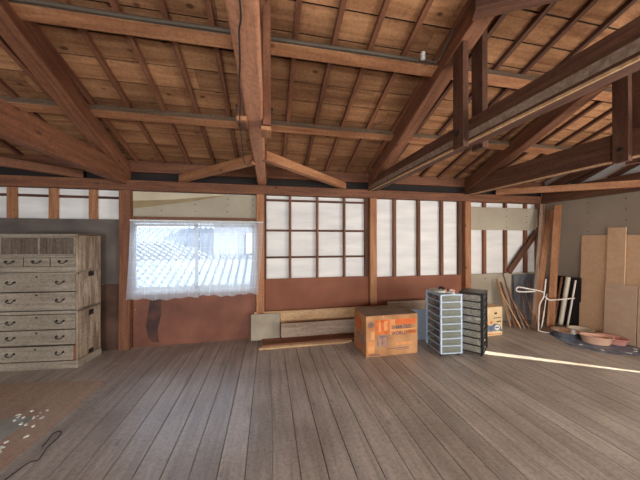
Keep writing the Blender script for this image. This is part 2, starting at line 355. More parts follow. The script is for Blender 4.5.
M['dusty'] = wood('dusty_grey_side', hexc(92, 76, 62), hexc(126, 106, 88), 'X', False, .2, .85, None, 0, 1, .2, .05)
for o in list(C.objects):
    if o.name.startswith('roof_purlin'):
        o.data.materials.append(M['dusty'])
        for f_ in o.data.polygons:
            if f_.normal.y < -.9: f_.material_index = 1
# rafters
bays = [(-9, -.02, 'left'), (0, 1.82, 'above the curtained window'), (1.82, 3.64, 'above the gridded white panel'), (3.64, 5.46, 'above the box and drawer towers'), (5.46, 9, 'above the corner bay')]
ORD = ('first', 'second', 'third', 'fourth', 'fifth', 'sixth', 'seventh', 'eighth')
xs = [1.845 + .335*k for k in range(-13, 17)]
xs = [x for x in xs if XL+.1 < x < XR-.02 and not any(abs(x-t) < .08 for t in (-1.82, 0, 1.85, 3.64, 5.46))]
for lo, hi, lb in bays:
    q = [x for x in xs if lo <= x < hi]
    if lb == 'left': q = q[::-1]
    for i, x0 in enumerate(q):
        A = (x0, .45, roof_z(-.45)-.021); B = (x0, -3.6, roof_z(3.6)-.021)
        tx = ORD[i] + ' slim sloping roof rafter ' + ('left of the dresser tie beam' if lb == 'left' else 'from the left, ' + lb)
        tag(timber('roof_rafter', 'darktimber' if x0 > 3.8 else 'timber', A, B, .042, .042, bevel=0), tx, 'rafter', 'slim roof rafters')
# trusses
trusses = [(-1.82, .12, .25, 2.30, 'leftmost tie beam out past the dresser', 'leftmost'), (0.0, .12, .25, 2.275, 'heavy tie beam over the dresser running from the wall towards the camera', 'over the dresser'),
           (1.855, .115, .2, 2.345, 'central pale tie beam seen from below, running overhead towards the camera', 'centre'),
           (3.64, .13, .19, 2.31, 'long tie beam starting above the cardboard box with a pale band along it', 'box'), (5.46, .12, .28, 2.30, 'rightmost dark tie beam starting above the black drawer tower', 'right')]
for X, wd, hg, zb, lb, key in trusses:
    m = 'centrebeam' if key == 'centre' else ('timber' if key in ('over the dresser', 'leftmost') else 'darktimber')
    L0, L1 = Vector((X, .06, zb+hg/2)), Vector((X, YF+.02, zb+hg/2))
    t = thing('tie_beam', lb, 'beam', (X, 0, 0), group='tie beams of the roof trusses')
    o = timber('beam_body', m, (X, .06, zb+hg/2), (X, YF+.02, zb+hg/2), wd, hg, bevel=.012)
    mw = o.matrix_world.copy(); o.parent = t; o.matrix_world = Matrix.Translation((-X, 0, 0)) @ mw
    if key in ('box', 'right'):
        o = box('lit_edge_strip', 'palewood', -wd/2-.004, -wd/2+.012, YF+.03, -.02, zb-.008, zb+.008, t); o['label'] = 'pale lower edge painted as if lit'  # pale strip paints the lit lower edge into the colour
        if key == 'box': o = box('grey_band', 'greywood', -wd/2-.004, -wd/2+.01, YF+.03, -.02, zb+.028, zb+.085, t); o['label'] = 'lighter grey band'  # lighter grey strip along the side of the beam
    # principal rafter
    tag(timber('principal_rafter', 'timber', (X, -.02, 2.45+.0), (X + {'over the dresser': .25, 'right': -.25, 'box': -.10}.get(key, 0), -3.62, 2.45+.365*3.6), .15, .185, bevel=.01),
        'thick sloping principal rafter rising above the ' + {'leftmost': 'leftmost tie beam', 'over the dresser': 'tie beam over the dresser', 'centre': 'central pale tie beam', 'box': 'tie beam that starts over the cardboard box', 'right': 'rightmost tie beam'}[key], 'rafter', 'principal rafters')
    if key in ('centre', 'box', 'right'):
        for sgn in (-1, 1):
            xa = X + sgn*(wd/2+.028)
            zt = 2.45+.365*2.13+.09
            t2 = thing('clamp_post', 'vertical roof post clamped to the %s side of the %s' % ('left' if sgn < 0 else 'right', {'centre': 'central pale tie beam', 'box': 'tie beam above the cardboard box', 'right': 'rightmost tie beam'}[key]), 'post', (xa, -2.13, 0), group='paired clamp posts of the roof trusses')
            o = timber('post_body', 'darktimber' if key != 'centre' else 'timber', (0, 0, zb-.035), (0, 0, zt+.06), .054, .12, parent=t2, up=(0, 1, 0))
            bmt = bm_new(); bmesh.ops.create_cone(bmt, cap_ends=True, segments=6, radius1=.02, radius2=.02, depth=.02)
            bo = obj('bolt', bmt, 'iron', t2, loc=(sgn*.034, 0, zb+.09), rot=(0, math.pi/2, 0))
tag(timber('purlin_end_block', 'post', (1.77, -2.055, 2.335), (1.77, -2.2, 2.335), .07, .03), 'small pale block under the left side of the central tie beam posts', 'wood block', 'blocks under the central tie beam')
tag(timber('purlin_end_block', 'post', (1.935, -2.055, 2.28), (1.935, -2.2, 2.28), .07, .03), 'small pale block under the right clamp post of the central tie beam', 'wood block', 'blocks under the central tie beam')
# corner braces, 45 degrees in plan
def hb(A, B, lb, m='post'):
    tag(timber('corner_brace', m, A, B, .075, .1), lb, 'brace', 'horizontal diagonal braces at the wall plate')
hb((.72, -.01, 2.385), (1.80, -1.13, 2.385), 'left pale diagonal brace joining the central tie beam to the back wall plate')
hb((3.16, -.01, 2.385), (1.91, -1.27, 2.385), 'right orange diagonal brace joining the central tie beam to the back wall plate')
hb((-.5, -.01, 2.385), (-1.76, -1.27, 2.385), 'diagonal brace at far left above the dresser', 'timber')
hb((6.03, -.06, 2.375), (7.05, -1.40, 2.29), 'diagonal brace crossing the right rear corner above the plywood sheets')
box_m = bm_new(); bx(box_m, -.018, .018, -.018, .018, -.004, .004)
tag(timber('upper_brace', 'darktimber', (3.40, -2.43, 3.20), (5.2, -3.385, 3.22), .11, .16), 'dark curved upper brace running off the top right of the clamp posts', 'brace')
# gable framing
tag(timber('gable_tie_beam', 'darktimber', (XR-.07, -.07, 2.39), (XR-.07, YF, 2.39), .11, .12), 'dark tie beam on the right gable above the plasterboard', 'beam')
tag(timber('principal_rafter', 'darktimber', (XR-.06, -.1, 2.44), (XR-.06, -3.62, 3.70), .1, .12), 'dark sloping rafter lying against the right gable', 'rafter', 'principal rafters')
for i, y0 in enumerate((-.95, -1.45, -2.1)):
    tag(timber('gable_stud', 'darktimber', (XR-.02, y0+.45, 2.46), (XR-.02, y0-.5, 2.46+.42), .05, .06), ('first', 'second', 'third')[i]+' slanting stud on the white gable above the right wall, counted from the corner', 'stud', 'slanting studs on the gable')
# wall studs and laths
def stud(X, z0, z1, wd, lb, grp, m='timber', y=.03):
    tag(timber('wall_stud', m, (X, y, z0), (X, y, z1), wd, .05, up=(0, 1, 0), bevel=.002), lb, 'stud', grp)
for X, lb in ((-1.31, 'upright stud high on the wall above the left part of the dresser'), (-.854, 'upright stud high on the wall above the middle of the dresser'), (-.396, 'upright stud high on the wall above the right end of the dresser')):
    stud(X, 1.79, 2.197, .085, lb, 'studs above the dresser', 'post')
for X, lb in ((2.285, 'left slim upright lath of the white panel grid'), (2.72, 'middle slim upright lath of the white panel grid'), (3.17, 'right slim upright lath of the white panel grid')):
    stud(X, .9, 2.197, .032, lb, 'upright laths of the gridded white panel')
stud(3.555, .9, 2.197, .06, 'dark stud tight against the left of the post behind the cardboard box', 'edge studs beside posts', 'darktimber', .04)
stud(5.345, .88, 2.197, .075, 'dark stud tight against the left of the post behind the drawer towers', 'edge studs beside posts', 'darktimber', .04)
stud(1.905, .9, 2.197, .03, 'dark thin stud tight against the right of the post beside the curtain', 'edge studs beside posts', 'darktimber', .04)
for X, lb in ((4.06, 'left upright stud of the white wall section behind the box and drawer tower'), (4.515, 'middle upright stud of the white wall section above the white drawer tower'), (4.967, 'right upright stud of the white wall section above the black drawer tower')):
    stud(X, .88, 2.197, .05, lb, 'studs between the box and tower posts')
for X, lb in ((5.864, 'leftmost stud of the white opening between plasterboards'), (6.327, 'middle stud of the white opening at the foot of the slanted brace'), (6.786, 'right stud of the white opening behind the slanted brace')):
    stud(X, .06, 2.197, .055, lb, 'studs in the corner bay', 'timber', .038)
for z, lb in ((2.127, 'top horizontal lath across the gridded white panel'), (1.655, 'middle horizontal lath across the gridded white panel'), (1.235, 'lowest horizontal lath across the gridded white panel')):
    tag(timber('wall_lath', 'darktimber', (1.89, .048, z), (3.59, .048, z), .025, .032, bevel=0), lb, 'lath', 'horizontal laths of the gridded white panel')
tag(timber('wall_lath', 'darktimber', (-3.6, .058, 2.105), (-.06, .058, 2.095), .012, .035, bevel=0), 'dark horizontal lath behind the studs above the dresser', 'lath')
tag(timber('slanted_brace', 'darktimber', (6.36, .0, .9), (7.06, .0, 1.72), .11, .03, up=(0, 1, 0)), 'dark slanted brace leaning right across the white opening near the corner', 'brace')
tag(timber('window_head_rail', 'timber', (.08, .0, 1.815), (1.775, .0, 1.815), .07, .035), 'brown rail above the white curtains', 'rail')
# boards on the back wall
def panel(name, m, x0, x1, z0, z1, lb, cat='wall panel', y0=.028, y1=.04, grp=None):
    o = box(name, m, x0, x1, y0, y1, z0, z1, None, .001); return tag(o, lb, cat, grp)
panel('wall_board', 'greyply', -3.6, -.06, .9, 1.79, 'dark grey plywood panel on the wall behind the dresser', y0=-.012, y1=.002)
panel('wall_board', 'brownply', -3.6, -.06, 0, .895, 'dark brown lower panel beside and behind the dresser', y0=-.012, y1=.002)
p = thing('hardboard_panel', 'stained red brown board below the curtained window with a dark smudge', 'wall panel', (0, 0, 0))
o = box('panel_body', 'hardboard2', .09, 1.77, .028, .04, .0, .735, p)
bm = bm_new(); prism(bm, [(.28, .12), (.33, .06), (.42, .05), (.40, .22), (.45, .45), (.44, .68), (.31, .70), (.28, .5), (.25, .3)], .001, Matrix(((1, 0, 0, 0), (0, 0, -1, .0275), (0, 1, 0, 0), (0, 0, 0, 1))))
o = obj('dark_stain', bm, mottled('dark_smudge', hexc(62, 46, 44), hexc(92, 60, 52), 6, .7), p); o['label'] = 'dark smudge'
panel('hardboard_panel', 'hardboard', 1.89, 3.59, .0, .905, 'red brown board below the gridded white panel')
panel('hardboard_panel', 'hardboard', 3.71, 5.39, .0, .885, 'red brown board below the white section behind the drawer towers')
def dotted(nm, x0, x1, z0, z1, lb, m='plaster', y=.015, cols=(), rows=()):
    t = thing(nm, lb, 'plasterboard', (0, 0, 0)); box('board', m, x0, x1, y-.012, y, z0, z1, t, .001)
    bm = bm_new()
    for cx in cols:
        for rz in rows: bx(bm, cx-.007+random.uniform(-.006, .006), cx+.007, y-.014, y-.011, rz-.007, rz+.007)
    o = obj('screws', bm, 'screw', t); o['kind'] = 'stuff'; return t
t = dotted('plasterboard_panel', .085, 1.775, 1.83, 2.19, 'beige plasterboard above the curtained window with a torn paper strip', 'plaster', .04, (.45, .9, 1.35, 1.72), (1.93, 2.03, 2.12))
bm = bm_new(); prism(bm, [(.085, 2.06), (.6, 2.09), (1.3, 2.175), (1.3, 2.19), (.085, 2.19)], .003, Matrix(((1, 0, 0, 0), (0, 0, -1, .0275), (0, 1, 0, 0), (0, 0, 0, 1)))); obj('paper_strip', bm, 'paper', t)
bm = bm_new(); prism(bm, [(.085, 1.965), (.12, 1.955), (.9, 2.08), (1.3, 2.17), (1.3, 2.175), (.6, 2.088), (.085, 2.06)], .004, Matrix(((1, 0, 0, 0), (0, 0, -1, .0275), (0, 1, 0, 0), (0, 0, 0, 1)))); obj('torn_flap', bm, mottled('torn_paper', hexc(140, 122, 92), hexc(158, 140, 108), 5, .9), t)
dotted('plasterboard_panel', 5.52, 7.05, 1.69, 2.105, 'upper plasterboard strip in the corner bay above the white opening', 'plaster', .012, (5.85, 6.32, 6.78), (1.74, 1.84, 1.95, 2.06))
dotted('plasterboard_panel', 5.52, 7.05, .0, .885, 'lower plasterboard in the corner bay behind the carton and thin sticks', 'plaster', .012, (5.85, 6.32, 6.78), (.2, .4, .6, .8))
bm = bm_new()
for cy in (-.25, -.72, -1.18, -1.64, -2.1):
    for i in range(13): bx(bm, XR-.002, XR, cy-.007, cy+.007, .2+i*.16-.007, .2+i*.16+.007)
o = obj('trim_2', bm, 'screw'); o['kind'] = 'structure'

# window and curtains
wf = bpy.data.objects.new('window_1', None); C.objects.link(wf); wf['kind'] = 'structure'
bm = bm_new()
for a in ((.02, .055, .74, 1.79), (1.745, 1.78, .74, 1.79), (.02, 1.78, .74, .78), (.02, 1.78, 1.75, 1.79)): bx(bm, a[0], a[1], .07, .13, a[2], a[3])
obj('window_frame', bm, 'alu', wf)
for i, (a, b_, y) in enumerate(((.06, .92, .08), (.88, 1.74, .105))):
    bm = bm_new()
    for q in ((a, a+.04, .785, 1.745), (b_-.04, b_, .785, 1.745), (a, b_, .785, .83), (a, b_, 1.705, 1.745)): bx(bm, q[0], q[1], y, y+.022, q[2], q[3])
    s = obj('sash', bm, 'alu', wf)
    bm = bm_new(); bx(bm, a+.04, b_-.04, y+.008, y+.012, .83, 1.705); obj('pane', bm, 'glass', wf)
def curtain(x0, x1, zt, zb, flare0, flare1, lb, ph, folds):
    bm = bm_new(); nx, nz = 90, 26; g = []
    for i in range(nx+1):
        u = i/nx; col = []
        for j in range(nz+1):
            v = j/nz
            xx0, xx1 = x0-flare0*v**1.5, x1+flare1*v**1.5
            zz = zt+(zb+.012*math.sin(u*9+ph)+.008*math.sin(u*31)-zt)*v
            f = sum(a*math.sin(2*math.pi*(u*n_+ph+.15*v)) for a, n_ in folds)
            g_ = 1.0
            col.append(bm.verts.new((xx0+(xx1-xx0)*u, -.085+f*(.6+.6*v), zz)))
        g.append(col)
    for i in range(nx):
        for j in range(nz): bm.faces.new((g[i][j], g[i+1][j], g[i+1][j+1], g[i][j+1]))
    t = thing('window_curtain', lb, 'curtain', (0, 0, 0), group='curtains at the window')
    obj('curtain_cloth', bm, 'curtain', t, smooth=True)
    bm = bm_new(); tube(bm, [(x0, -.085, zt-.012), (x1, -.085, zt-.012)], .009, 8); obj('curtain_hem', bm, 'white', t); return t
curtain(.10, .972, 1.79, .685, .055, .0, 'left sheer white curtain, its lower left corner flaring over the post', .1, ((.006, 4), (.003, 9), (.0015, 27)))
curtain(.985, 1.875, 1.785, .70, .0, -.075, 'right sheer white curtain beside the orange post', .5, ((.004, 3), (.002, 8), (.0015, 21)))

# ---------------------------------------------------------------- outdoors
bm = bm_new(); bx(bm, -14, 16, .3, 24, -2.6, -2.55); o = obj('ground', bm, 'ground'); o['kind'] = 'structure'
h = thing('neighbouring_house', 'white house with grey tiled roof seen through the sheer curtains', 'house', (0, 0, 0))
def tiled(name, x0, x1, y0, z0, y1, z1):
    bm = bm_new(); nx = int((x1-x0)/.03); rows = int((y1-y0)/.17); ny = rows*2; g = []
    for i in range(nx+1):
        c = []
        for j in range(ny+1):
            f = (j//2 + (j % 2)*.96)/rows; xx = x0+(x1-x0)*i/nx
            c.append(bm.verts.new((xx, y0+(y1-y0)*f, z0+(z1-z0)*f + .028*math.sin(2*math.pi*xx/.19) - (.04 if j % 2 else 0))))
        g.append(c)
    for i in range(nx):
        for j in range(ny): bm.faces.new((g[i][j], g[i+1][j], g[i+1][j+1], g[i][j+1]))
    o = obj(name, bm, 'tile', h, smooth=False); md = o.modifiers.new('thick', 'SOLIDIFY'); md.thickness = .03
tiled('lower_roof', -3.0, 4.5, 2.3, .26, 4.1, 1.06)
tiled('upper_roof', -3.0, .35, 4.1, 1.06, 6.2, 1.98)
box('house_wall', 'housewall', .35, 9.2, 4.1, 7.5, -2.5, 2.9, h)
box('house_wall', 'housewall', -3, 5, 2.8, 7.4, -2.5, .22, h)
wn = box('house_window', 'alu', 1.3, 2.7, 4.05, 4.11, 1.12, 1.72, h); box('window_pane', 'bluewhite', 1.36, 1.98, -.04+4.075-4.08, -.0, -.25, .25, wn)
for ch in wn.children: ch.location = (-.33, -.032, 0)
o = box('window_pane', 'bluewhite', -.31, .31, -.01, .01, -.25, .25, wn); o.location = (.33, -.032, 0)
#OBJECTS
# ---------------------------------------------------------------- the stacked chest of drawers
def lbox(name, m, parent, x0, x1, y0, y1, z0, z1, bevel=0):
    return box(name, m, x0, x1, y0, y1, z0, z1, parent, bevel)
def handle(parent, x, y, z, wdt=.075, drop=.028):
    bm = bm_new(); pts = [(x-wdt/2, y, z), (x-wdt/2, y-.016, z-.002)] + [(x-wdt/2*math.cos(a), y-.02, z-drop*math.sin(a)) for a in [math.pi*i/8 for i in range(9)]] + [(x+wdt/2, y-.016, z-.002), (x+wdt/2, y, z)]
    tube(bm, pts, .0045, 6); bmesh.ops.create_cone(bm, cap_ends=True, segments=12, radius1=.013, radius2=.010, depth=.006, matrix=Matrix.Translation((x-wdt/2, y-.003, z)) @ Matrix.Rotation(math.pi/2, 4, 'X'))
    bmesh.ops.create_cone(bm, cap_ends=True, segments=12, radius1=.013, radius2=.010, depth=.006, matrix=Matrix.Translation((x+wdt/2, y-.003, z)) @ Matrix.Rotation(math.pi/2, 4, 'X'))
    return obj('handle', bm, 'iron', parent)
def keyhole(parent, x, y, z):
    bm = bm_new(); bmesh.ops.create_cone(bm, cap_ends=True, segments=12, radius1=.011, radius2=.009, depth=.006, matrix=Matrix.Translation((x, y-.003, z)) @ Matrix.Rotation(math.pi/2, 4, 'X'))
    return obj('keyhole', bm, 'iron', parent)
RZ = -math.radians(5.3); W2, DF, DB = .435, -.195, .175       # half width, front, back
TL = (-.672, -.252)
def carcass(t, z0, z1):
    bm = bm_new()
    bx(bm, -W2, -W2+.022, DF, DB, z0, z1); bx(bm, -W2, W2, DF+.03, DB, z0, z0+.02); bx(bm, -W2, W2, DF+.0, DB, z1-.02, z1); bx(bm, -W2, W2, DB-.012, DB, z0, z1)
    o = obj('carcass', bm, 'tansu', t, .002)
    bm = bm_new(); bx(bm, W2-.022, W2, DF, DB, z0+.001, z1-.001)
    o = obj('side_panel', bm, 'tansuside', t, .003); o['label'] = 'worn streaky right side'
def drawer(t, x0, x1, z0, z1, hx, kh=True, out=.0, red=False):
    cx, cz = (x0+x1)/2, (z0+z1)/2
    bm = bm_new(); bx(bm, x0-cx, x1-cx, DF-.004-out, DF+.30, z0-cz, z1-cz); d = obj('drawer', bm, 'tansu', t, .003, loc=(cx, 0, cz))
    for h in hx: handle(d, h-cx, DF-.004-out, .012)
    if kh: keyhole(d, 0, DF-.004-out, (z1-z0)/2-.03)
    return d
t = thing('drawer_chest', 'lowest section of the grey wooden drawer chest, three wide drawers on a plinth', 'chest of drawers', TL+(0,), RZ, 'sections of the stacked drawer chest')
carcass(t, .085, .675)
lbox('plinth', 'tansu', t, -W2-.008, W2+.008, DF-.010, DB, 0, .088, .004)
drawer(t, -.41, .41, .463, .632, (-.265, .25)); drawer(t, -.41, .41, .283, .452, (-.265, .25))
drawer(t, -.41, .393, .098, .266, (-.265, .25), out=.004)
o = lbox('drawer_gap', 'hardboard', t, .393, .412, DF-.001, DF+.05, .098, .272); o['label'] = 'reddish gap beside the lowest drawer'
lbox('top_rail', 'tansu', t, -W2, W2, DF-.003, DF+.03, .640, .675, .002)
for za, zb_ in ((.57, .64), (.095, .15)): lbox('carrying_slot', 'iron', t, W2-.002, W2+.003, -.03, .045, za, zb_)
t = thing('drawer_chest', 'middle section of the grey wooden drawer chest with two wide drawers', 'chest of drawers', TL+(0,), RZ, 'sections of the stacked drawer chest')
carcass(t, .677, 1.125)
drawer(t, -.41, .41, .905, 1.108, (-.265, .25)); drawer(t, -.41, .41, .70, .893, (-.265, .25))
bm = bm_new(); bx(bm, W2-.002, W2+.003, -.035, .05, 1.055, 1.115); obj('carrying_slot', bm, 'iron', t)
t = thing('drawer_chest', 'top section of the grey wooden drawer chest with sliding slatted doors and three small drawers', 'chest of drawers', TL+(0,), RZ, 'sections of the stacked drawer chest')
carcass(t, 1.127, 1.577)
for a, b_ in ((-.41, -.145), (-.132, .135), (.148, .41)): drawer(t, a, b_, 1.196, 1.297, ((a+b_)/2,), kh=False)
lbox('rail', 'tansu', t, -W2+.02, W2-.02, DF-.002, DF+.03, 1.145, 1.192, .002); lbox('rail', 'tansu', t, -W2+.02, W2-.02, DF-.002, DF+.03, 1.301, 1.318, .002)
for i, (a, b_, y) in enumerate(((-.41, .03, .024), (.01, .41, .006))):
    bm = bm_new(); bx(bm, a, b_, DF+y, DF+y+.012, 1.32, 1.555); n = 13
    for q in range(n):
        xq = a+.02+(b_-a-.04)*q/(n-1); bx(bm, xq-.008, xq+.008, DF+y-.005, DF+y+.001, 1.34, 1.535)
    d = obj('sliding_door', bm, 'slat', t, .001)
    bm = bm_new(); 
    for q in ((a, b_, 1.32, 1.34), (a, b_, 1.535, 1.555), (a, a+.018, 1.32, 1.555), (b_-.018, b_, 1.32, 1.555)): bx(bm, q[0], q[1], DF+y-.007, DF+y+.002, q[2], q[3])
    obj('door_frame', bm, 'tansu', d)

# floor sheet, chips, wire
bm = bm_new(); prism(bm, [(.262, -.886), (.25, -2.9), (-1.7, -2.9), (-1.7, -.66), (-.5, -.772)], .004, Matrix.Translation((0, 0, .0012)))
tag(obj('floor_sheet', bm, 'mat'), 'brown thin board lying on the floor in front of the drawer chest', 'floor sheet')
bm = bm_new(); prism(bm, [(.02, -1.42), (.0, -1.60), (-.02, -1.95), (-.3, -2.1), (-.4, -1.5), (-.16, -1.38)], .003, Matrix.Translation((0, 0, .006)))
tag(obj('grey_sheet', bm, mottled('pale_grey_sheet', hexc(150, 152, 144), hexc(170, 170, 160), 5, .6)), 'pale grey scrap sheet lying on the brown floor sheet', 'scrap')
for i in range(26):
    if i < 9: px, py = random.gauss(.06, .05), random.gauss(-1.42, .05)
    elif i < 20: px, py = random.gauss(.06, .05), random.gauss(-1.78, .12)
    else: px, py = random.gauss(-.12, .08), random.gauss(-1.40, .03)
    px = min(px, .2)
    bm = bm_new(); n = 5; s = random.uniform(.009, .02)
    prism(bm, [(s*math.cos(a)*random.uniform(.5, 1.2), s*.8*math.sin(a)*random.uniform(.6, 1.3)) for a in [2*math.pi*q/n for q in range(n)]], random.uniform(.003, .008), Matrix.Identity(4))
    tag(obj('paint_chip', bm, 'ceramic', loc=(px, py, .0095 if px < .03 else .0055), rot=(0, 0, random.random()*6)), 'small white chip scattered on the brown floor sheet', 'chip', 'white chips on the floor sheet')
bm = bm_new(); tube(bm, smooth_path([(.33, -2.15, .005), (.35, -2.02, .005), (.375, -1.94, .005), (.415, -1.93, .005), (.40, -1.87, .005), (.385, -1.80, .005), (.39, -1.73, .005), (.375, -1.67, .005), (.345, -1.645, .005), (.32, -1.67, .005), (.335, -1.74, .005), (.345, -1.80, .005)]), .0035, 6)
tag(obj('wire', bm, 'wire', smooth=True), 'thin dark bent wire lying on the floor beside the brown floor sheet', 'wire')

# ---------------------------------------------------------------- timber scraps under the gridded panel
def slab(name, m, x0, x1, y0, y1, z0, z1, lb, cat='board', rx=0, rz=0, grp=None):
    o = box(name, m, x0, x1, y0, y1, z0, z1, None, .002); o.rotation_euler = (rx, 0, rz); return tag(o, lb, cat, grp)
slab('grey_plank', mottled('beige_grey_board', hexc(150, 138, 120), hexc(172, 160, 142), 5, .8), 1.70, 2.12, -.125, -.113, .03, .405, 'square grey board leaning below the orange post at the left end of the planks', rx=-.12)
slab('plank', 'palewood', 1.74, 4.0, -.055, -.03, .0, .42, 'pale yellowish plank on edge against the red brown board', rx=-.03)
slab('plank', 'greywood', 2.13, 3.6, -.25, -.215, .085, .285, 'grey brown plank on edge lying across the floor planks left of the cardboard box', rx=-.10)
slab('plank', 'timber', 1.86, 3.3, -.38, -.08, .034, .05, 'thin brown board lying flat under the grey brown plank')
slab('plank', 'palewood', 1.85, 3.16, -.40, -.14, .0012, .032, 'pale edged board lying lowest on the floor left of the cardboard box')
o = slab('plank', 'palewood', 1.82, 3.1, -.425, -.404, .001, .028, 'narrow pale batten on the floor in front of the board pile')
slab('grey_plank', 'greywood', 3.85, 4.66, -.155, -.12, .0, .50, 'grey brown board on edge behind the cardboard box and white drawer tower', rx=-.04)
slab('panel', 'bluewhite', 3.93, 4.34, -.52, -.50, .0, .455, 'bluish white panel standing between the cardboard box and the white drawer tower', 'panel')

# ---------------------------------------------------------------- the printed cardboard box
t = thing('cardboard_box', 'worn orange printed cardboard box standing on the floor in front of the centre post', 'box', (3.532, -.70, 0), .01)
BW, BD, BH = .365, .225, .53
bm = bm_new(); bx(bm, -BW, BW, -BD, BD, 0, BH-.004); obj('box_body', bm, 'cardboard', t, .006)
for s in (-1, 1):
    bm = bm_new(); bx(bm, -BW+.001, BW-.001, .003 if s > 0 else -BD+.002, BD-.002 if s > 0 else -.003, BH-.004, BH)
    obj('flap', bm, 'cardtop', t, .001)
bm = bm_new(); bx(bm, -BW+.002, BW-.002, -.03, .03, BH, BH+.0012); obj('tape', bm, mottled('old_tape', hexc(112, 84, 62), hexc(130, 100, 76), 6, .5), t)
F = -BD-.0012
def ink(parent, m, x0, x1, z0, z1, name='print'):
    bm = bm_new(); bx(bm, x0, x1, F, F+.0015, z0, z1); return obj(name, bm, m, parent)
ink(t, 'ink_o', -.235, -.04, .285, .47); ink(t, 'ink_o', .045, .335, .395, .47)
ink(t, 'ink_p', -.03, .335, .275, .34); ink(t, 'ink_p', -.03, .04, .345, .47); ink(t, 'ink_o', .20, .335, .27, .318); ink(t, 'ink_p', .05, .27, .13, .165)
ink(t, 'ink_g', -.215, -.06, .12, .275); ink(t, 'ink_p', -.30, -.245, .22, .33)
ink(t, 'ink_p', -.345, -.25, .05, .20)
F -= .0012
for a, b_, z0, z1 in ((-.19, -.165, .32, .45), (-.12, -.07, .33, .45)): ink(t, 'ink_p', a, b_, z0, z1)
for a, b_, z0, z1 in ((-.2, -.09, .245, .262), (-.215, -.20, .13, .245), (-.15, -.13, .15, .24), (-.08, -.065, .16, .26)): ink(t, 'ink_m', a, b_, z0, z1)
for x in range(9): ink(t, 'ink_b', -.08+x*.036, -.055+x*.036, .088, .098)
for x in range(6): ink(t, 'ink_b', .06+x*.03, .08+x*.03, .068, .075)
for x in range(5): ink(t, 'ink_b', -.31+x*.028, -.29+x*.028, .022, .034)
bm = bm_new(); 
for r0, r1 in ((.034, .026), (.018, .008)):
    A = [[bm.verts.new((-.30+r*math.cos(2*math.pi*q/24), F, .415+r*math.sin(2*math.pi*q/24))) for q in range(24)] for r in (r0, r1)]
    for q in range(24): bm.faces.new((A[0][q], A[0][(q+1) % 24], A[1][(q+1) % 24], A[1][q]))
obj('emblem', bm, 'ink_b', t)
ink(t, 'ink_o', -.325, -.275, .35, .366)
FR = Matrix(((1, 0, 0, 0), (0, 0, -1, 0), (0, 1, 0, 0), (0, 0, 0, 1)))
def tm(x, y, z): return Matrix.Translation((x, y, z)) @ FR
text('SHARTEC', .066, 'ink_b', t, tm(-.015, F, .345), True); text('WORLD', .060, 'ink_b', t, tm(-.015, F, .268), True)
text('STEREO', .075, 'ink_o', t, tm(.03, F+.0006, .41))
# left side printing
SF = Matrix(((0, 0, -1, -BW-.001), (-1, 0, 0, 0), (0, 1, 0, 0), (0, 0, 0, 1)))
def sink(m, y0, y1, z0, z1):
    bm = bm_new(); bx(bm, -BW-.0015, -BW, y0, y1, z0, z1); obj('print', bm, m, t)
sink('ink_o', -.08, .12, .30, .45); sink('ink_g', -.16, .02, .12, .26); sink('ink_b', -.05, .1, .22, .235); sink('ink_o', -.12, .15, .06, .09)

